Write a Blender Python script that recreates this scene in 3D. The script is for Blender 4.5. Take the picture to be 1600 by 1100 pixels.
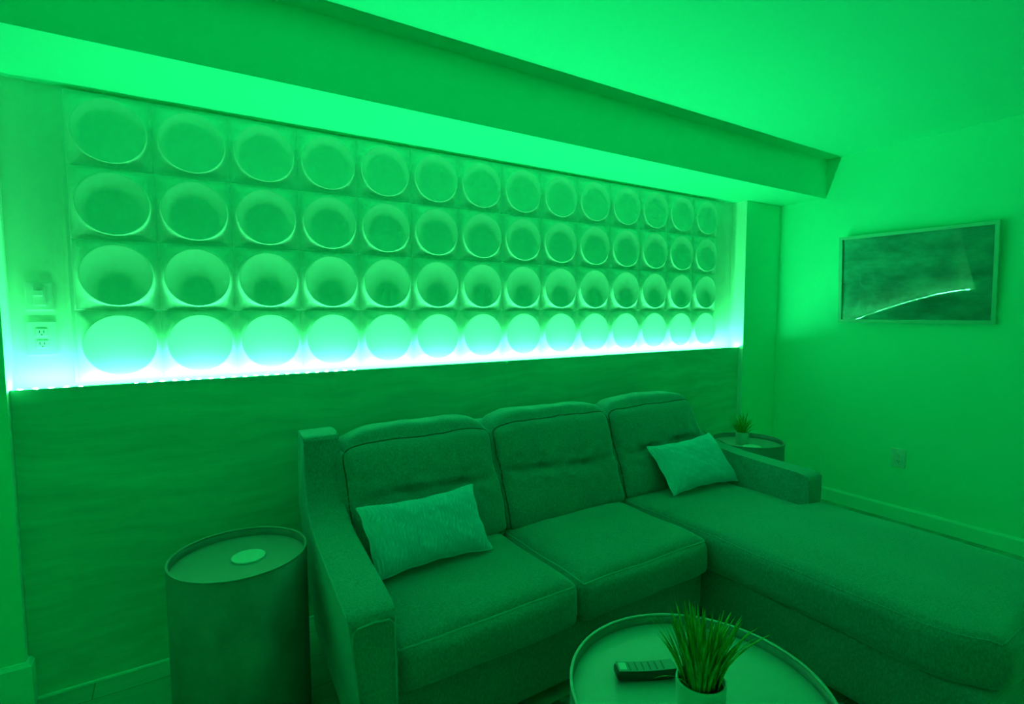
import bpy, bmesh, math, random
from mathutils import Vector, Matrix, noise
C = bpy.context.scene.collection
for o in list(bpy.data.objects): bpy.data.objects.remove(o)
scene = bpy.context.scene
random.seed(7)

# ------------------------------------------------------------------ camera
S = 0.26                                   # side of one relief tile in metres
F_PX, YAW, PITCH, ROLL = 833.82, 0.5685, 0.0745, -0.0018
f = Vector((math.sin(YAW)*math.cos(PITCH), math.cos(YAW)*math.cos(PITCH), -math.sin(PITCH)))
r = Vector((math.cos(YAW), -math.sin(YAW), 0)); u = r.cross(f)
r2 = r*math.cos(ROLL)+u*math.sin(ROLL); u2 = -r*math.sin(ROLL)+u*math.cos(ROLL)
cd = bpy.data.cameras.new('camera'); cam = bpy.data.objects.new('camera', cd); C.objects.link(cam)
cam.matrix_world = Matrix(((r2.x,u2.x,-f.x,0.2905),(r2.y,u2.y,-f.y,-2.4956),(r2.z,u2.z,-f.z,1.368),(0,0,0,1)))
cd.sensor_fit = 'HORIZONTAL'; cd.sensor_width = 36; cd.lens = 36*F_PX/1600
cd.clip_start = 0.02
scene.camera = cam

# ------------------------------------------------------------------ world, light level, exposure
w = bpy.data.worlds.new('world'); scene.world = w; w.use_nodes = True
w.node_tree.nodes['Background'].inputs[0].default_value = (0, 0, 0, 1)
LED_COLOUR = (0.066, 1.0, 0.285)           # green of the strip, the only light in the room
LED_POWER = 1580.0                          # radiance of one diode
vs = scene.view_settings
vs.view_transform = 'Standard'; vs.look = 'None'; vs.gamma = 1; vs.use_curve_mapping = False
vs.exposure = 0.0
scene.cycles.max_bounces = 32; scene.cycles.diffuse_bounces = 28; scene.cycles.glossy_bounces = 4
scene.cycles.use_denoising = True; scene.cycles.use_adaptive_sampling = False; scene.cycles.sample_clamp_indirect = 6.0

# ------------------------------------------------------------------ room measures
XL, XR = -0.18, 3.842                      # sides of the recess
XW = 4.2687                                # right wall
YB = 0.018                                 # back wall
YP = -0.101                                # front of the two piers
YW = -0.065                                # front of the wooden wall board
ZLEDGE = 1.105
ZS, YS, ZC = 2.171, -0.434, 2.441          # soffit underside, soffit front, ceiling
XFAR, YFAR = -1.0, -3.3

# ------------------------------------------------------------------ materials
def mat(name, col, rough=0.6, spec=0.3, metal=0.0, bump=None, tint=None):
    """bump = (scale xyz, strength, distance); tint = (scale xyz, second colour, low, high)"""
    m = bpy.data.materials.new(name); m.use_nodes = True
    n = m.node_tree.nodes; l = m.node_tree.links; b = n['Principled BSDF']
    b.inputs['Base Color'].default_value = (*col, 1); b.inputs['Roughness'].default_value = rough
    b.inputs['Specular IOR Level'].default_value = spec; b.inputs['Metallic'].default_value = metal
    tc = n.new('ShaderNodeTexCoord')
    if tint:
        mp = n.new('ShaderNodeMapping'); mp.inputs['Scale'].default_value = tint[0]
        nt = n.new('ShaderNodeTexNoise'); nt.inputs['Scale'].default_value = 1; nt.inputs['Detail'].default_value = 6
        nt.inputs['Roughness'].default_value = 0.6
        rp = n.new('ShaderNodeValToRGB'); rp.color_ramp.elements[0].position = tint[2]; rp.color_ramp.elements[1].position = tint[3]
        rp.color_ramp.elements[0].color = (*col, 1); rp.color_ramp.elements[1].color = (*tint[1], 1)
        l.new(tc.outputs['Object'], mp.inputs[0]); l.new(mp.outputs[0], nt.inputs['Vector'])
        l.new(nt.outputs['Fac'], rp.inputs[0]); l.new(rp.outputs[0], b.inputs['Base Color'])
    if bump:
        mp2 = n.new('ShaderNodeMapping'); mp2.inputs['Scale'].default_value = bump[0]
        nb = n.new('ShaderNodeTexNoise'); nb.inputs['Scale'].default_value = 1; nb.inputs['Detail'].default_value = 4
        bp = n.new('ShaderNodeBump'); bp.inputs['Strength'].default_value = bump[1]; bp.inputs['Distance'].default_value = bump[2]
        l.new(tc.outputs['Object'], mp2.inputs[0]); l.new(mp2.outputs[0], nb.inputs['Vector'])
        l.new(nb.outputs['Fac'], bp.inputs['Height']); l.new(bp.outputs[0], b.inputs['Normal'])
    return m

M = {}
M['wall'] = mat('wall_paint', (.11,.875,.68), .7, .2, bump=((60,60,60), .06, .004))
M['niche_glow'] = mat('glow_whitened_paint', (.82,.86,.78), .7, .2, bump=((60,60,60), .06, .004))  # wall paint with more red, so the strip's glow burns white in the recess
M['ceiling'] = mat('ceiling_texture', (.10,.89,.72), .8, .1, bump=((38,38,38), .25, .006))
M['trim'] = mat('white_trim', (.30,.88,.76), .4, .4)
M['tile'] = mat('white_relief_tile', (.80,.86,.80), .42, .35)
M['plate'] = mat('white_plastic', (.78,.78,.77), .35, .5)
M['slot'] = mat('outlet_slot', (.05,.05,.05), .5)
M['sofa'] = mat('charcoal_upholstery', (.05,.20,.20), .92, .12, bump=((420,420,420), .6, .002), tint=((210,210,90), (.08,.34,.34), .35, .65))
b = M['sofa'].node_tree.nodes['Principled BSDF']
b.inputs['Sheen Weight'].default_value = .6; b.inputs['Sheen Roughness'].default_value = .45; b.inputs['Sheen Tint'].default_value = (.4,1,1,1)
M['piping'] = mat('upholstery_piping', (.09,.40,.41), .9, .15)
M['seam'] = mat('dark_seam', (.02,.08,.085), .9, .1)
M['pillow'] = mat('silver_velvet', (.18,.68,.86), .7, .3, bump=((400,400,400), .2, .002))
M['drum'] = mat('hammered_dark_metal', (.22,.225,.22), .48, .4, metal=.35, bump=((90,90,220), .35, .004), tint=((9,9,5), (.30,.31,.30), .35, .7))
M['tray'] = mat('brushed_metal_tray', (.46,.47,.46), .42, .4, metal=.3, bump=((220,220,220), .25, .002))
M['tray_dark'] = mat('dark_metal_tray', (.38,.40,.38), .42, .4, metal=.3, bump=((160,160,160), .25, .002))
M['pot'] = mat('white_ceramic', (.62,.63,.62), .35, .5)
M['soil'] = mat('potting_moss', (.03,.03,.02), .95, bump=((200,200,200), .6, .006))
M['grass'] = mat('grass_leaf', (.10,.26,.04), .55, .35, tint=((60,60,14), (.22,.60,.12), .35, .65))
M['coaster'] = mat('pale_coaster', (.72,.74,.72), .6, .3, bump=((60,600,10), .3, .001))
M['black'] = mat('black_plastic', (.035,.035,.04), .35, .5)
M['silver'] = mat('silver_plastic', (.28,.29,.30), .3, .5, metal=.3)
M['button'] = mat('grey_rubber_button', (.20,.20,.21), .6)
M['frame'] = mat('pale_wood_frame', (.20,.58,.50), .45, .4)
M['channel'] = mat('grey_channel', (.12,.30,.26), .7, .2)
M['tape'] = mat('white_flex_tape', (.8,.8,.8), .5)
M['leg'] = mat('dark_leg_wood', (.05,.045,.04), .5)

def wood(name, a, b_, plank=None):
    m = bpy.data.materials.new(name); m.use_nodes = True
    n = m.node_tree.nodes; l = m.node_tree.links; bs = n['Principled BSDF']
    bs.inputs['Roughness'].default_value = .55; bs.inputs['Specular IOR Level'].default_value = .3
    tc = n.new('ShaderNodeTexCoord')
    mp = n.new('ShaderNodeMapping'); mp.inputs['Scale'].default_value = (1.6, 22, 22)
    wr = n.new('ShaderNodeTexNoise'); wr.inputs['Scale'].default_value = 1.4; wr.inputs['Detail'].default_value = 2
    vm = n.new('ShaderNodeVectorMath'); vm.operation = 'SCALE'; vm.inputs['Scale'].default_value = .22
    va = n.new('ShaderNodeVectorMath'); va.operation = 'ADD'
    nt = n.new('ShaderNodeTexNoise'); nt.inputs['Scale'].default_value = 1; nt.inputs['Detail'].default_value = 7; nt.inputs['Roughness'].default_value = .62
    rp = n.new('ShaderNodeValToRGB'); rp.color_ramp.elements[0].position = .30; rp.color_ramp.elements[1].position = .72
    rp.color_ramp.elements[0].color = (*a, 1); rp.color_ramp.elements[1].color = (*b_, 1)
    l.new(tc.outputs['Object'], wr.inputs['Vector']); l.new(wr.outputs['Color'], vm.inputs[0])
    l.new(tc.outputs['Object'], va.inputs[0]); l.new(vm.outputs[0], va.inputs[1])
    l.new(va.outputs[0], mp.inputs[0]); l.new(mp.outputs[0], nt.inputs['Vector']); l.new(nt.outputs['Fac'], rp.inputs[0])
    out = rp.outputs[0]
    if plank:
        br = n.new('ShaderNodeTexBrick'); br.inputs['Scale'].default_value = 1
        br.inputs['Brick Width'].default_value = plank[0]; br.inputs['Row Height'].default_value = plank[1]
        br.inputs['Mortar Size'].default_value = .002; br.inputs['Color1'].default_value = (1,1,1,1)
        br.inputs['Color2'].default_value = (.86,.86,.86,1); br.inputs['Mortar'].default_value = (.45,.45,.45,1)
        mx = n.new('ShaderNodeMix'); mx.data_type = 'RGBA'; mx.blend_type = 'MULTIPLY'; mx.inputs[0].default_value = 1
        l.new(tc.outputs['Object'], br.inputs['Vector']); l.new(out, mx.inputs[6]); l.new(br.outputs['Color'], mx.inputs[7])
        out = mx.outputs[2]
    l.new(out, bs.inputs['Base Color'])
    bp = n.new('ShaderNodeBump'); bp.inputs['Strength'].default_value = .12; bp.inputs['Distance'].default_value = .003
    l.new(nt.outputs['Fac'], bp.inputs['Height']); l.new(bp.outputs[0], bs.inputs['Normal'])
    return m
M['wood'] = wood('grey_oak_board', (.15,.54,.43), (.19,.72,.57))
M['floor'] = wood('pale_plank_floor', (.11,.40,.33), (.15,.54,.45), (1.2, .18))

def led_mat():
    m = bpy.data.materials.new('green_diode'); m.use_nodes = True
    n = m.node_tree.nodes; l = m.node_tree.links; n.clear()
    e = n.new('ShaderNodeEmission'); e.inputs[0].default_value = (*LED_COLOUR, 1); e.inputs[1].default_value = LED_POWER
    o = n.new('ShaderNodeOutputMaterial'); l.new(e.outputs[0], o.inputs[0]); m.cycles.emission_sampling = 'FRONT'; return m
M['led'] = led_mat()

def glass_mat():
    m = bpy.data.materials.new('picture_glass'); m.use_nodes = True
    n = m.node_tree.nodes; l = m.node_tree.links; n.clear()
    fr = n.new('ShaderNodeFresnel'); fr.inputs[0].default_value = 1.5
    t = n.new('ShaderNodeBsdfTransparent'); g = n.new('ShaderNodeBsdfGlossy'); g.inputs['Roughness'].default_value = .015
    mx = n.new('ShaderNodeMixShader'); o = n.new('ShaderNodeOutputMaterial')
    l.new(fr.outputs[0], mx.inputs[0]); l.new(t.outputs[0], mx.inputs[1]); l.new(g.outputs[0], mx.inputs[2]); l.new(mx.outputs[0], o.inputs[0])
    return m
M['glass'] = glass_mat()
M['print'] = mat('cloudy_print', (.08,.34,.32), .8, .1, tint=((1, 4.0, 9), (.16,.72,.68), .36, .66))

# ------------------------------------------------------------------ helpers
def obj(name, bm, m, parent=None, smooth=False, loc=None, rot=None):
    me = bpy.data.meshes.new(name)
    bmesh.ops.recalc_face_normals(bm, faces=bm.faces)
    bm.to_mesh(me); bm.free()
    if smooth:
        for p in me.polygons: p.use_smooth = True
    me.materials.append(m)
    o = bpy.data.objects.new(name, me); C.objects.link(o)
    if parent: o.parent = parent
    if loc: o.location = loc
    if rot: o.rotation_euler = rot
    return o
def tag(o, label, cat, group=None):
    o['label'] = label; o['category'] = cat
    if group: o['group'] = group
    return o
def thing(name, label, cat, loc=(0,0,0), rot=(0,0,0), group=None):
    o = bpy.data.objects.new(name, None); C.objects.link(o); o.location = loc; o.rotation_euler = rot
    o.empty_display_size = .1
    return tag(o, label, cat, group)
def struct(name, bm, m, parent=None):
    o = obj(name, bm, m, parent)
    if parent is None: o['kind'] = 'structure'
    return o
def box(x0,x1,y0,y1,z0,z1, bev=0, seg=2, bm=None):
    bm = bm or bmesh.new()
    t = bmesh.new(); bmesh.ops.create_cube(t, size=1)
    for v in t.verts:
        v.co = Vector((x0+(v.co.x+.5)*(x1-x0), y0+(v.co.y+.5)*(y1-y0), z0+(v.co.z+.5)*(z1-z0)))
    if bev: bmesh.ops.bevel(t, geom=t.edges[:], offset=bev, segments=seg, profile=.6, affect='EDGES')
    me = bpy.data.meshes.new('tmp'); t.to_mesh(me); t.free(); bm.from_mesh(me); bpy.data.meshes.remove(me)
    return bm
def lathe(prof, n=96, bm=None, c=(0,0,0)):
    """closed surface of revolution; profile is a list of (radius, z); radius 0 closes the end"""
    bm = bm or bmesh.new(); rings = []
    for (rr, z) in prof:
        if rr < 1e-6: rings.append([bm.verts.new((c[0], c[1], c[2]+z))])
        else: rings.append([bm.verts.new((c[0]+rr*math.cos(2*math.pi*k/n), c[1]+rr*math.sin(2*math.pi*k/n), c[2]+z)) for k in range(n)])
    for a, b in zip(rings, rings[1:]):
        for k in range(n):
            q = (k+1) % n
            if len(a) == 1 and len(b) == 1: continue
            if len(a) == 1: bm.faces.new((a[0], b[k], b[q]))
            elif len(b) == 1: bm.faces.new((a[k], a[q], b[0]))
            else: bm.faces.new((a[k], a[q], b[q], b[k]))
    return bm
def tube(pts, rad, n=6, closed=False, bm=None):
    bm = bm or bmesh.new(); P = [Vector(p) for p in pts]; R = []
    N = len(P)
    for i, p in enumerate(P):
        a = P[(i-1) % N] if (closed or i > 0) else P[i]; b = P[(i+1) % N] if (closed or i < N-1) else P[i]
        t = (b-a).normalized(); ref = Vector((0,0,1)) if abs(t.z) < .9 else Vector((0,1,0))
        s = t.cross(ref).normalized(); q = s.cross(t)
        R.append([bm.verts.new(p + rad*(math.cos(2*math.pi*k/n)*s + math.sin(2*math.pi*k/n)*q)) for k in range(n)])
    for i in range(N if closed else N-1):
        a, b = R[i], R[(i+1) % N]
        for k in range(n): bm.faces.new((a[k], a[(k+1)%n], b[(k+1)%n], b[k]))
    if not closed: bm.faces.new(R[0][::-1]); bm.faces.new(R[-1])
    return bm
def cushion_map(p, half, rad, bulge, extra=None):
    q = Vector((p[0]*half[0], p[1]*half[1], p[2]*half[2]))
    inn = Vector([max(-(h-rad), min(h-rad, c)) for c, h in zip(q, half)])
    d = q-inn
    if d.length > 1e-9: q = inn + d.normalized()*rad
    a, b, c = p
    fx, fy, fz = 1-a**4, 1-b**4, 1-c**4
    q.x += bulge[0]*a*abs(a)**3*fy*fz; q.y += bulge[1]*b*abs(b)**3*fx*fz; q.z += bulge[2]*c*abs(c)**3*fx*fy
    if extra: q = extra(q, p)
    return q
def cushion(half, rad, bulge, extra=None, n=(40,30,14)):
    bm = bmesh.new()
    vd = {}
    def V(p):
        k = tuple(round(x, 5) for x in p)
        if k not in vd: vd[k] = bm.verts.new(cushion_map(p, half, rad, bulge, extra))
        return vd[k]
    def par(i, N):      # denser towards the edges
        t = 2*i/N-1
        return math.copysign(1-(1-abs(t))**1.35, t) if abs(t) > 0 else 0.0
    for ax in range(3):
        o1, o2 = [(1,2),(2,0),(0,1)][ax]
        for s in (-1,1):
            for i in range(n[o1]):
                for j in range(n[o2]):
                    q = []
                    for (ii,jj) in ((i,j),(i+1,j),(i+1,j+1),(i,j+1)):
                        p = [0,0,0]; p[ax] = s; p[o1] = par(ii,n[o1]); p[o2] = par(jj,n[o2]); q.append(V(p))
                    bm.faces.new(q if s > 0 else q[::-1])
    return bm

# ------------------------------------------------------------------ room shell
T = .1
struct('floor', box(XFAR-T, XW+T, YFAR-T, YB+T, -T, 0), M['floor'])
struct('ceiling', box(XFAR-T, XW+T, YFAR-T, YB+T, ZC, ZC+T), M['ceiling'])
struct('wall_back', box(XFAR-T, XW+T, YB, YB+T, 0, ZC), M['niche_glow'])
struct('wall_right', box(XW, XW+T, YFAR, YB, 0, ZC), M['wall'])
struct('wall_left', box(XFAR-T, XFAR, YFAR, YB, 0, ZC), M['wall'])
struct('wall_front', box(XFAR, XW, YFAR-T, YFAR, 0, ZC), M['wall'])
for nm, a, b, sgn in (('wall_pier_left', XFAR, XL, 1), ('wall_pier_right', XR, XW, -1)):
    o = struct(nm, box(a, b, YP, YB, 0, ZS), M['wall'])
    o.data.materials.append(M['niche_glow'])
    for p in o.data.polygons:
        if p.normal.x*sgn > .9: p.material_index = 1      # recess side, colour whitened for the strip's burnt-out glow
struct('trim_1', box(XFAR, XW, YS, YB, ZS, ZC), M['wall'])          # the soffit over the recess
def skirting(path, h, th, bm=None):
    """path: floor points of the wall line with the outward normals; chamfered top"""
    bm = bm or bmesh.new(); prof = [(0,0),(th,0),(th,h-.012),(th*.55,h-.003),(th*.45,h),(0,h)]
    R = [[bm.verts.new((x+nx*a, y+ny*a, z)) for a, z in prof] for (x,y,nx,ny) in path]
    for a, b in zip(R, R[1:]):
        for k in range(len(prof)): q = (k+1) % len(prof); bm.faces.new((a[k], a[q], b[q], b[k]))
    bm.faces.new(R[0]); bm.faces.new(R[-1][::-1])
    return bm
struct('baseboard_left', skirting([(XFAR,YP,0,-1),(XL,YP,1,-1),(XL,YW,1,0)], .162, .017), M['trim'])
struct('baseboard_right', skirting([(XW,YFAR,-1,0),(XW,YP,-1,-1),(XR,YP,0,-1)], .094, .016), M['trim'])
struct('trim_2', box(XL+.018, XR, YW-.011, YW, .0, .0065), M['trim'])   # thin strip under the board

# ------------------------------------------------------------------ wooden wall board with ledge
wp = thing('wood_wall_panel', 'wide grey oak board lining the wall behind the sofa, lit ledge on top', 'wall panel', ((XL+XR)/2, YW, 0))
def loc_box(o, x0,x1,y0,y1,z0,z1, bev=0):
    l = o.location; return box(x0-l.x,x1-l.x,y0-l.y,y1-l.y,z0-l.z,z1-l.z,bev)
YLIP = -.058
obj('board', loc_box(wp, XL+.001, 1.8095, YW, YLIP, .0065, ZLEDGE), M['wood'], wp)
obj('board', loc_box(wp, 1.8105, XR-.001, YW, YLIP, .0065, ZLEDGE), M['wood'], wp)
obj('ledge', loc_box(wp, XL+.001, XR-.001, YLIP+.0002, YB, 1.06, ZLEDGE-.006), M['channel'], wp)

# ------------------------------------------------------------------ LED strip, curling up out of the groove in two places
ls = thing('led_strip', 'glowing green light strip lying along the wooden ledge', 'led strip', ((XL+XR)/2, -.052, ZLEDGE-.006))
def lift(x):
    h = 0
    for a, b in ((-.17,-.02),(.20,.96)):
        h = max(h, min(1, max(0, min((x-a)/.05+1, (b-x)/.05+1))))
    return .0045*h
bm = bmesh.new(); prev = None
for k in range(201):
    x = XL+.012+(XR-XL-.024)*k/200; z = lift(x)
    R_ = [bm.verts.new((x-ls.location.x, y, z+dz)) for y, dz in ((-.004,0),(.004,0),(.004,.0015),(-.004,.0015))]
    if prev:
        for q in range(4): bm.faces.new((prev[q], prev[(q+1)%4], R_[(q+1)%4], R_[q]))
    else: bm.faces.new(R_)
    prev = R_
bm.faces.new(prev[::-1])
obj('tape', bm, M['tape'], ls)
NL = 98; x0 = XL+.025; dx = (XR-XL-.05)/(NL-1)
chip = None
for k in range(NL):
    if chip is None: chip = obj('diode', box(-.005,.005,-.0025,.0025,0,.003), M['led'], ls); c = chip
    else: c = chip.copy(); C.objects.link(c); c.parent = ls
    c.location = (x0+k*dx-ls.location.x, 0, .0015+lift(x0+k*dx))

# ------------------------------------------------------------------ relief tiles
TZ0 = 1.118
pn = thing('relief_wall_panel', 'white relief panel of round dished tiles set above the lit wooden ledge', 'wall panel', (0, 0, TZ0))
obj('backing_board', box(-.012, 14*S+.012, .003, YB, -.004, 4*S+.004), M['tile'], pn)
def tile_mesh():
    bm = bmesh.new(); N = 96; R = .422; H = .092; D = .041; half = .5
    def edge(a): return half/max(abs(math.cos(a)), abs(math.sin(a)))
    rings = []
    cen = bm.verts.new((0, -(H-D)*S, 0))
    for i in range(1, 15):                       # bowl
        t = i/14; rr = R*t; h = H-D*(1-t*t)
        if t > .98: h = H
        rings.append((rr, h, False))
    rings.append((R+.008, H+.001, False)); rings.append((R+.016, H-.002, False))
    Rv = []
    for (rr, h, _) in rings: Rv.append([bm.verts.new((rr*S*math.cos(2*math.pi*k/N), -h*S, rr*S*math.sin(2*math.pi*k/N))) for k in range(N)])
    for j in range(1, 13):                       # flank falling to the square edge
        t = j/12; ring = []
        for k in range(N):
            a = 2*math.pi*k/N; e = edge(a); r0 = R+.016; rr = r0+(e-r0)*t
            h = (H-.002)*(1-t)**2*(1+.35*t)
            ring.append(bm.verts.new((rr*S*math.cos(a), -h*S, rr*S*math.sin(a))))
        Rv.append(ring)
    Rv.append([bm.verts.new((v.co.x, .003, v.co.z)) for v in Rv[-1]])
    for k in range(N): bm.faces.new((cen, Rv[0][k], Rv[0][(k+1)%N]))
    for a, b in zip(Rv, Rv[1:]):
        for k in range(N): bm.faces.new((a[k], b[k], b[(k+1)%N], a[(k+1)%N]))
    return bm
t0 = None
for row in range(4):
    for col in range(14):
        if t0 is None: t0 = obj('relief_tile', tile_mesh(), M['tile'], pn, smooth=True); t = t0
        else: t = t0.copy(); C.objects.link(t); t.parent = pn
        t.location = ((col+.5)*S, 0, (row+.5)*S)

# ------------------------------------------------------------------ switch, outlets
def plate(name, label, cat, loc, rot, w_, h_, kind):
    o = thing(name, label, cat, loc, rot)        # local: plate in x-z, facing -y
    obj('cover_plate', box(-w_/2,w_/2,-.007,0,-h_/2,h_/2,.003), M['plate'], o)
    if kind == 'switch':
        obj('rocker', box(-.017,.017,-.011,-.006,-.033,.033,.002), M['plate'], o)
        obj('toggle', box(-.016,.010,-.018,-.010,.000,.022,.003), M['plate'], o)
    else:
        for s in (-1,1):
            rc = obj('receptacle', box(-.017,.017,-.0095,-.006,s*.021-.014,s*.021+.014,.003), M['plate'], o)
            for dxx in (-.006,.006):
                obj('slot', box(dxx-.0012,dxx+.0012,-.0100,-.009,s*.021-.002,s*.021+.007), M['slot'], rc)
            obj('slot', box(-.002,.002,-.0100,-.009,s*.021-.010,s*.021-.006), M['slot'], rc)
    return o
plate('light_switch', 'white switch plate on the wall left of the round tiles, above the ledge outlet', 'light switch', (-.098, YB, 1.428), (0,0,0), .076, .100, 'switch')
plate('power_outlet', 'white outlet plate just above the left end of the glowing ledge', 'outlet', (-.098, YB, 1.278), (0,0,0), .080, .122, 'outlet')
plate('power_outlet', 'white outlet plate low on the bare right wall under the picture', 'outlet', (XW, -.968, .413), (0,0,-math.pi/2), .080, .124, 'outlet')

# ------------------------------------------------------------------ framed picture
TILT = math.radians(3.1)
PW, PH = .845, .582
pic = thing('framed_picture', 'pale framed wide abstract picture under reflecting glass on the right wall', 'picture', (XW-.004, -.992, 1.296), (0, 0, 0))
pic.rotation_euler = (0, -TILT, .016)
fd, fw = .028, .020
def picframe():
    bm = bmesh.new()
    for (a,b,c,d) in ((-PW/2,PW/2,0,fw),(-PW/2,PW/2,PH-fw,PH),(-PW/2,-PW/2+fw,fw,PH-fw),(PW/2-fw,PW/2,fw,PH-fw)):
        box(-fd, 0, a, b, c, d, bm=bm)
    return bm
obj('picture_frame', picframe(), M['frame'], pic)
obj('art_print', box(-.010, -.004, -PW/2+fw-.002, PW/2-fw+.002, fw-.002, PH-fw+.002), M['print'], pic)
bm = bmesh.new(); G = []
ny, nz = 24, 16
for i in range(ny+1):
    for j in range(nz+1):
        a, b = 2*i/ny-1, 2*j/nz-1
        G.append(bm.verts.new((-.017-.0040*b*(1-a*a), a*(PW/2-fw+.001), PH/2+b*(PH/2-fw+.001))))
for i in range(ny):
    for j in range(nz):
        k = i*(nz+1)+j; bm.faces.new((G[k], G[k+1], G[k+nz+2], G[k+nz+1]))
g = obj('glass_pane', bm, M['glass'], pic, smooth=True)

# ------------------------------------------------------------------ rug
M['rug'] = mat('mottled_rug', (.06,.16,.15), .95, .1, bump=((120,120,120), .8, .006), tint=((28,28,28), (.14,.40,.36), .38, .62))
rg = obj('area_rug', box(-.72, .72, -.85, .85, 0, .009, .003), M['rug'], loc=(1.50, -1.93, 0))
tag(rg, 'mottled dark rug on the floor under the coffee table', 'rug')

# ------------------------------------------------------------------ sectional sofa
sofa = thing('sectional_sofa', 'charcoal grey three-seat sectional sofa with a chaise on its right', 'sofa', (1.8, -.65, 0))
SL = sofa.location
def sp(x,y,z): return (x-SL.x, y-SL.y, z-SL.z)
def sbox(*a, bev=.0): return loc_box(sofa, *a, bev)
FR = 'sofa'
obj('seat_base', sbox(.79, 2.16, -1.075, -.30, .055, .275, bev=.015), M[FR], sofa)
obj('chaise_base', sbox(2.175, 2.925, -2.02, -.30, .055, .275, bev=.02), M[FR], sofa)
for lx, ly in ((.80,-1.03),(2.12,-1.03),(2.86,-1.95),(2.25,-1.95),(.80,-.36),(2.86,-.36)):
    obj('leg', lathe([(0,0),(.018,0),(.024,.056),(0,.056)], 20, c=sp(lx,ly,0)), M['leg'], sofa, smooth=False)
# back frame: slightly raked upholstered slab
def rake(bm, y0, k):
    for v in bm.verts: v.co.y += (v.co.z)*k
    return bm
bf = cushion((1.035,.062,.385), .03, (0,.01,.004), n=(40,6,16))
for v in bf.verts:
    v.co.z += .475; v.co.y += (-.395+.075*(v.co.z/.86)) - SL.y; v.co.x += 1.825 - SL.x
obj('backrest_frame', bf, M[FR], sofa, smooth=True)
# arms
def weighted(o):
    m = o.modifiers.new('normals', 'WEIGHTED_NORMAL'); m.keep_sharp = False; m.weight = 80
def arm(prof, xi, xo_top, side):
    """prof: (y, z) outline from the back bottom round over the top to the front bottom; the outer side flares at the top"""
    P = []
    N = len(prof)
    for i in range(N-1):
        for k in range(3): P.append((prof[i][0]+(prof[i+1][0]-prof[i][0])*k/3, prof[i][1]+(prof[i+1][1]-prof[i][1])*k/3))
    P.append(prof[-1])
    def outer(y, z):
        o = xo_top + (-side)*.055*max(0,(.57-z)/.57)          # leans in towards the floor
        o += (-side)*.050*max(0,min(1,(y+1.15)/.85))          # and a little towards the back
        return o
    def inner(y): return xi + (.050*max(0,min(1,(y+1.15)/.85)) if side < 0 else 0)
    bm = bmesh.new()
    A = [bm.verts.new(sp(inner(y), y, z)) for y, z in P]; B = [bm.verts.new(sp(outer(y,z), y, z)) for y, z in P]
    n_ = len(P)
    for k in range(n_): q = (k+1) % n_; bm.faces.new((A[k], A[q], B[q], B[k]))
    bm.faces.new(A[::-1]); bm.faces.new(B)
    bm.edges.ensure_lookup_table()
    rim = [e for e in bm.edges if (e.verts[0] in A) == (e.verts[1] in A)]
    bmesh.ops.bevel(bm, geom=rim, offset=.019, segments=4, profile=.5, affect='EDGES', clamp_overlap=True)
    seam = [Vector(sp(outer(y,z)+side*.0005, y, z-.004 if z > .4 else z)) for (y,z) in P]
    return bm, seam
profL = [(-.27,.045),(-.27,.60),(-.270,.885),(-.276,.898),(-.288,.904),(-.345,.908),(-.420,.905),(-.434,.899),(-.441,.886),(-.444,.84),(-.447,.77),(-.465,.71),(-.505,.655),(-.58,.622),(-.70,.602),(-.90,.588),(-1.09,.577),(-1.13,.571),(-1.147,.562),(-1.155,.547),(-1.155,.30),(-1.15,.045)]
bm, seam = arm(profL, .775, .645, -1)
al = obj('armrest', bm, M[FR], sofa, smooth=True)
weighted(al)
obj('piping', tube(seam[27:len(seam)-12], .0032), M['piping'], al)
def front_loop(xi, xo, zt):
    return [sp(xo+.055*.9, -1.1575, .06)] + [sp(xo+.055*max(0,(.57-z)/.57), -1.1575, z) for z in (.2,.3,.4,.5)] + [sp(xo+.010, -1.157, zt-.012), sp(xo+.022, -1.156, zt), sp((xi+xo)/2, -1.156, zt+.004), sp(xi-.022, -1.156, zt), sp(xi-.008, -1.157, zt-.014), sp(xi-.005, -1.1575, .4), sp(xi-.005, -1.1575, .06)]
obj('front_piping', tube(front_loop(.775, .645, .545), .003), M['piping'], al)
profR = [(-.27,.045),(-.27,.55),(-.28,.76),(-.30,.785),(-.36,.78),(-.42,.72),(-.50,.655),(-.60,.622),(-.75,.602),(-.95,.592),(-1.10,.585),(-1.13,.581),(-1.147,.572),(-1.155,.557),(-1.155,.30),(-1.15,.045)]
bm, seam = arm(profR, 2.835, 2.955, 1)
ar = obj('armrest', bm, M[FR], sofa, smooth=True)
weighted(ar)
pass
# seat cushions
def seat(x0, x1, y0, y1, z0, z1, bulge, seed, name='seat_cushion', frontround=0, n=(36,36,10), xcut=None):
    half = ((x1-x0)/2, (y1-y0)/2, (z1-z0)/2); cx, cy, cz = (x0+x1)/2, (y0+y1)/2, (z0+z1)/2
    off = Vector(sp(cx,cy,cz))
    def ex(q, p):
        q = q.copy()
        v = noise.noise_vector(Vector((q.x*5+seed, q.y*5, q.z*5)))
        q += v*.005
        if xcut: q = xcut(q, cx, cy)
        return q + off
    o = obj(name, cushion(half, .040, bulge, ex, n), M['sofa'], sofa, smooth=True)
    path = []
    K = 40
    e = .995
    per = [(-1+2*k/K, -1) for k in range(K)] + [(1, -1+2*k/K) for k in range(K)] + [(1-2*k/K, 1) for k in range(K)] + [(-1, 1-2*k/K) for k in range(K)]
    for a, b in per: path.append(cushion_map((a,b,1), half, .040, bulge, ex))
    obj('piping', tube(path, .0036, closed=True), M['sofa' if name == 'chaise_cushion' else 'piping'], o)
    return o
seat(.782, 1.452, -1.125, -.56, .275, .430, (.010,.020,.030), 1)
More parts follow.
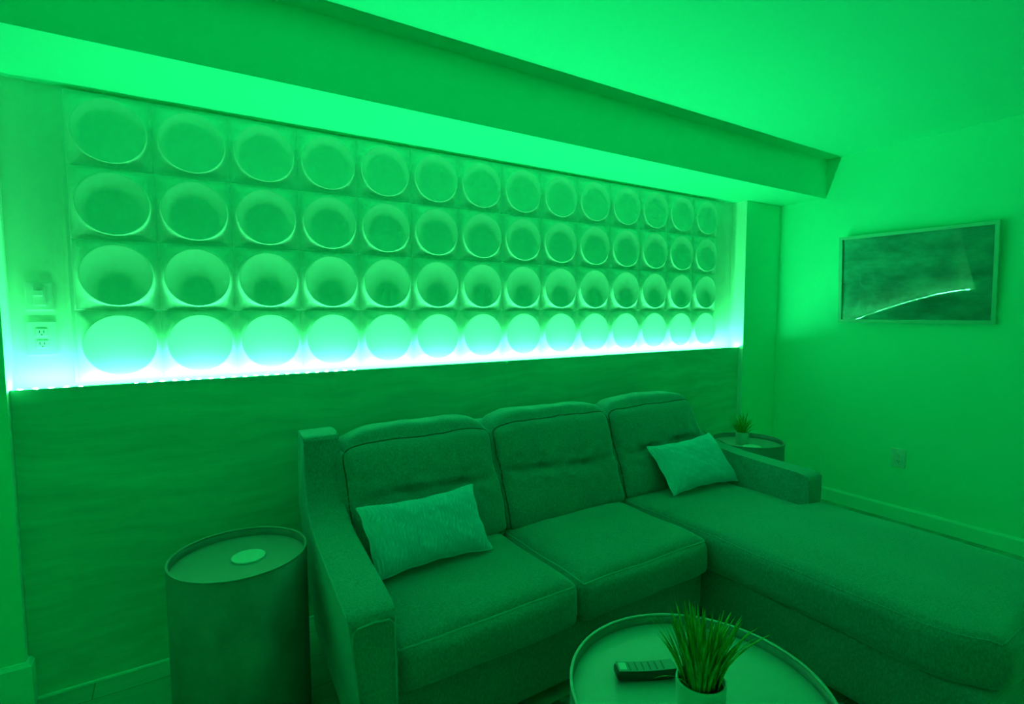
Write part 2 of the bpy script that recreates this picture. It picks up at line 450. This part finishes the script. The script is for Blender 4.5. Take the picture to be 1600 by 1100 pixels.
seat(1.458, 2.146, -1.125, -.56, .275, .430, (.008,.020,.030), 5)
def chaise_cut(q, cx, cy):
    # behind the arm front the cushion is narrower; rounded corners at the foot
    X, Y = q.x+cx, q.y+cy
    if Y > -1.17:
        lim = 2.826; xm = 2.155
        t = min(1, (Y+1.17)/.03)
        tgt = xm+(X-xm)*(lim-xm)/(2.955-xm)
        X = X+(tgt-X)*t
    k = (-Y-1.80)/.21
    if k > 0:
        k = min(1, k); c = (2.155+2.955)/2; hw = .40
        X = c+(X-c)*(1-.17*k**2.6)
    q.x, q.y = X-cx, Y-cy
    return q
seat(2.155, 2.955, -2.04, -.56, .275, .440, (.006,.02,.022), 9, 'chaise_cushion', n=(40,90,10), xcut=chaise_cut)
# back cushions
def back_cushion(x0, x1, seed, hh=.225, tip=0.0, yawz=0.0):
    half = ((x1-x0)/2+.006, .078, hh); cx = (x0+x1)/2
    lean = math.radians(21)
    rot = Matrix(((1,0,0),(0,1,math.tan(lean)),(0,0,1)))
    base = Vector(sp(cx, -.470, .648))
    rng = random.Random(seed)
    tx = [-.36+rng.uniform(-.05,.05), .34+rng.uniform(-.05,.05)]
    def ex(q, p):
        q = q.copy(); a, b, c = p
        if b < 0:
            front = min(1, -b)**2
            zz = q.z/hh - .06 - .05*math.sin(a*2.2+seed)
            g = math.exp(-(zz/.075)**2)*(1-a**8)
            pk = sum(math.exp(-((a-t)/.22)**2) for t in tx)
            q.y += front*g*(.009+.017*min(1,pk))
            for t in tx:                                      # short vertical seam over each tuft
                q.y += front*.006*math.exp(-((a-t)/.03)**2)*(1 if zz > 0 else .4)*max(0, 1-abs(zz-.2)*.9)
                q.y += front*.012*math.exp(-((a-t)/.05)**2-(zz/.06)**2)
            q.y += front*.013*noise.noise(Vector((a*6+seed*3, 2.0, q.z*26)))*math.exp(-(zz/.35)**2)
        v = noise.noise_vector(Vector((q.x*4+seed*2.1, q.y*4, q.z*5+seed)))
        q += v*.011
        q.z -= .020*max(0,c)**2*a**6*(1 if c > 0 else 0)
        v = noise.noise_vector(Vector((q.x*16+seed*2.1, q.y*10, q.z*14)))
        q += v*.0042
        return rot @ q + base
    bul = (.010,.036,.034)
    o = obj('back_cushion', cushion(half, .046, bul, ex, (60,12,54)), M['sofa'], sofa, smooth=True)
    K = 40
    per = [(-1+2*k/K, -1) for k in range(K)] + [(1, -1+2*k/K) for k in range(K)] + [(1-2*k/K, 1) for k in range(K)] + [(-1, 1-2*k/K) for k in range(K)]
    obj('piping', tube([cushion_map((a,-1,c), half, .046, bul, ex) for a, c in per], .0032, closed=True), M['seam'], o)
    return o
back_cushion(.818, 1.480, 2)
back_cushion(1.482, 2.165, 4, hh=.230)
back_cushion(2.169, 2.832, 7, hh=.228)

# ------------------------------------------------------------------ throw pillows
def pillow(name, label, corners, thick, seed):
    """corners: bottom left, bottom right, top right, top left of the pillow in the room"""
    BL, BR, TR, TL = [Vector(c) for c in corners]
    cen = (BL+BR+TR+TL)/4
    o = thing(name, label, 'pillow', cen, group='pleated lumbar pillows on the sofa')
    nrm = ((BR-BL).cross(TL-BL)).normalized()                 # towards the room (-y, up)
    if nrm.y > 0: nrm = -nrm
    NU, NV = 330, 84
    bm = bmesh.new(); rows = {}
    def pt(i, j, s):
        a, b = 2*i/NU-1, 2*j/NV-1
        a2 = a*(1-.055*(1-b*b)-.01*math.sin(9*b+seed)*abs(a)**6); b2 = b*(1-.13*(1-a*a)-.012*math.sin(12*a+seed)*abs(b)**6)
        p = (BL*(1-a2)*(1-b2)+BR*(1+a2)*(1-b2)+TR*(1+a2)*(1+b2)+TL*(1-a2)*(1+b2))/4
        e = max(0,(1-a**4))**.62*max(0,(1-b**4))**.55
        wob = .35*noise.noise(Vector((a*3+seed, b*4, seed)))+.16*noise.noise(Vector((a*9+seed, b*9, seed)))
        pl = math.sin(108*(a+.016*math.sin(7*b+seed+9*a)+.006*math.sin(19*b+23*a)+wob*.07))
        d = thick*e*(1+.10*noise.noise(Vector((a*1.5+seed, b*1.5, 0)))) + .0052*pl*min(1, e*3)*(1+.5*wob)
        if s < 0: d = thick*.55*e
        return p + nrm*d*s - cen
    for s in (1,-1):
        for i in range(NU+1):
            for j in range(NV+1):
                edge = i in (0,NU) or j in (0,NV)
                if s < 0 and edge: rows[(i,j,s)] = rows[(i,j,1)]
                else: rows[(i,j,s)] = bm.verts.new(pt(i,j,s))
    for s in (1,-1):
        for i in range(NU):
            for j in range(NV):
                q = (rows[(i,j,s)], rows[(i+1,j,s)], rows[(i+1,j+1,s)], rows[(i,j+1,s)])
                bm.faces.new(q if s > 0 else q[::-1])
    b = obj('pillow_cover', bm, M['pillow'], o, smooth=True)
    per = [(i,0) for i in range(NU)]+[(NU,j) for j in range(NV)]+[(i,NV) for i in range(NU,0,-1)]+[(0,j) for j in range(NV,0,-1)]
    obj('edge_seam', tube([pt(i,j,1) for i,j in per[::3]], .003, closed=True), M['pillow'], o)
    return o
pillow('throw_pillow', 'pleated silver lumbar pillow at the left arm of the sofa', [(.835,-.800,.470),(1.288,-.790,.468),(1.300,-.610,.668),(.820,-.635,.674)], .062, 1.3)
pillow('throw_pillow', 'pleated silver lumbar pillow at the chaise end by the right arm', [(2.335,-.765,.470),(2.815,-.790,.468),(2.815,-.600,.690),(2.325,-.595,.676)], .062, 4.1)

# ------------------------------------------------------------------ drum tables
def drum(name, label, cat, loc, R, H, traym, rim=.030):
    o = thing(name, label, cat, loc)
    obj('drum_body', lathe([(0,0),(R-.006,0),(R-.001,.006),(R-.001,H-.006),(R-.0075,H-.006),(R-.0085,H-rim-.001),(R-.0085,H-rim-.010),(0,H-rim-.010)]), M['drum'], o)
    obj('rim', lathe([(R-.001,H-.0055),(R+.0005,H-.003),(R-.001,H-.0005),(R-.004,H),(R-.007,H-.0005),(R-.0085,H-.003),(R-.007,H-.0055),(R-.001,H-.0055)]), traym, o)
    obj('tray_top', lathe([(0,H-rim-.009),(R-.009,H-rim-.009),(R-.009,H-rim),(0,H-rim)]), traym, o)
    for ch in o.children:
        for p in ch.data.polygons: p.use_smooth = abs(p.normal.z) < (.95 if ch.name.startswith('rim') else .3)
    return o
HT = .58
drum('drum_side_table', 'dark hammered metal drum table standing left of the sofa', 'side table', (.452, -.562, 0), .209, HT, M['tray_dark'])
drum('drum_side_table', 'dark drum table in the corner behind the right sofa arm', 'side table', (3.272, -.535, 0), .209, HT, M['tray_dark'])
HCT = .43
drum('coffee_table', 'round metal tray-top coffee table in front of the sofa', 'coffee table', (1.374, -1.668, .009), .322, HCT-.009, M['tray'])

def coaster(label, loc):
    return tag(obj('coaster', lathe([(0,.0),(.051,0),(.052,.001),(.052,.006),(.051,.007),(0,.007)], 64), M['coaster'], loc=loc), label, 'coaster', 'round coasters on the side tables')
coaster('pale round coaster lying alone on the table left of the sofa', (.478, -.562, HT-.030))
coaster('pale round coaster beside the small potted plant on the corner table', (3.222, -.600, HT-.030))

# ------------------------------------------------------------------ potted grass
def potted(name, label, loc, R, H, nb, hgt, spread, seed, wd, outs=()):
    o = thing(name, label, 'potted plant', loc)
    obj('pot', lathe([(0,0),(R*.90,0),(R*.93,.004),(R,H-.004),(R*.99,H),(R*.93,H),(R*.91,H-.006),(R*.90,H-.02),(0,H-.02)], 64), M['pot'], o)
    for p in o.children[0].data.polygons: p.use_smooth = abs(p.normal.z) < .5
    obj('potting_moss', lathe([(0,H-.010),(R*.6,H-.012),(R*.895,H-.016),(R*.895,H-.0195),(0,H-.0195)], 40), M['soil'], o)
    rng = random.Random(seed); bm = bmesh.new()
    def blade(az, lean, ht, w_, r0, curl):
        base = Vector((math.cos(az)*r0, math.sin(az)*r0, H-.016)); K = 7; prev = None
        side = Vector((-math.sin(az+rng.uniform(-1,1)), math.cos(az+rng.uniform(-1,1)), 0)).normalized()
        for k in range(K+1):
            t = k/K; a = lean*(.55+curl*t)
            c = base + Vector((math.cos(az)*math.sin(a), math.sin(az)*math.sin(a), math.cos(a)))*ht*t
            ww = w_*(1-.15*(1-t))*(1-t**3.2)**.8+.0003
            nn = Vector((math.cos(az),math.sin(az),.25)).normalized()
            ring = [bm.verts.new(c+side*ww), bm.verts.new(c+nn*ww*.35), bm.verts.new(c-side*ww), bm.verts.new(c-nn*ww*.18)]
            if prev:
                for q in range(4): bm.faces.new((prev[q], prev[(q+1)%4], ring[(q+1)%4], ring[q]))
            else: bm.faces.new(ring[::-1])
            prev = ring
        bm.faces.new(prev)
    for i in range(nb):
        az = rng.uniform(0, 2*math.pi); q = rng.random()
        blade(az, spread*(.12+.88*q), hgt*(.72+.38*rng.random())*(1-.12*q), wd*rng.uniform(.6,1.1), R*.78*math.sqrt(rng.random())*(.4+.6*q), rng.uniform(.4,.9))
    for (az, lean, ht) in outs: blade(az, lean, ht, wd*.75, R*.6, .55)
    obj('grass_blades', bm, M['grass'], o, smooth=True)
    return o
PT = (1.268, -1.757, HCT-.030)
vr = -YAW            # screen right in plan
def az_screen(d): return vr + d            # 0 = to the right in the photograph, pi/2 = away
outs = [(az_screen(math.pi-.2), .42, .185), (az_screen(math.pi+.1), .36, .19), (az_screen(math.pi-.05), .47, .19), (az_screen(math.pi+.5), .95, .13),
        (az_screen(.3), .78, .165), (az_screen(.15), .72, .14), (az_screen(-.1), .66, .17)]
potted('potted_grass', 'tall tufted grass in a white pot on the coffee table beside the remote', PT, .055, .142, 150, .170, .40, 3, .0050, outs)
potted('potted_grass', 'small spiky grass in a white pot on the corner table', (3.262, -.505, HT-.030), .038, .072, 60, .140, .85, 11, .0042)

# ------------------------------------------------------------------ remote control
a_, b_ = Vector((1.245,-1.506,0)), Vector((1.374,-1.576,0))
d_ = (b_-a_).normalized(); ang = math.atan2(d_.y, d_.x); L = .165
rm = thing('remote_control', 'black remote with a silver face lying on the coffee table by the grass pot', 'remote control', (a_.x+d_.x*L/2, a_.y+d_.y*L/2, HCT-.0295), (0,0,ang))
obj('remote_body', cushion((L/2,.024,.013), .010, (0,0,.002), lambda q,p: q+Vector((0,0,.013+.004*p[0]*p[0])), (24,8,6)), M['black'], rm, smooth=True)
def face(x0,x1,y0,y1,zoff,h):
    bm = box(x0,x1,y0,y1,0,h,.001)
    bmesh.ops.subdivide_edges(bm, edges=bm.edges[:], cuts=3, use_grid_fill=True)
    for v in bm.verts: v.co.z += .0275+.004*(v.co.x/(L/2))**2+zoff
    return bm
obj('face_plate', face(-L/2+.006, L/2-.006, -.020, .020, -.0010, .002), M['silver'], rm)
for i in range(6):
    for j in range(2):
        obj('button', face(-L/2+.036+i*.018, -L/2+.040+i*.018, -.0150+j*.0155, -.0010+j*.0155, .0008, .0018), M['button'], rm)
obj('label_strip', face(-L/2+.010, -L/2+.030, -.014, .014, .0008, .0008), M['tape'], rm)
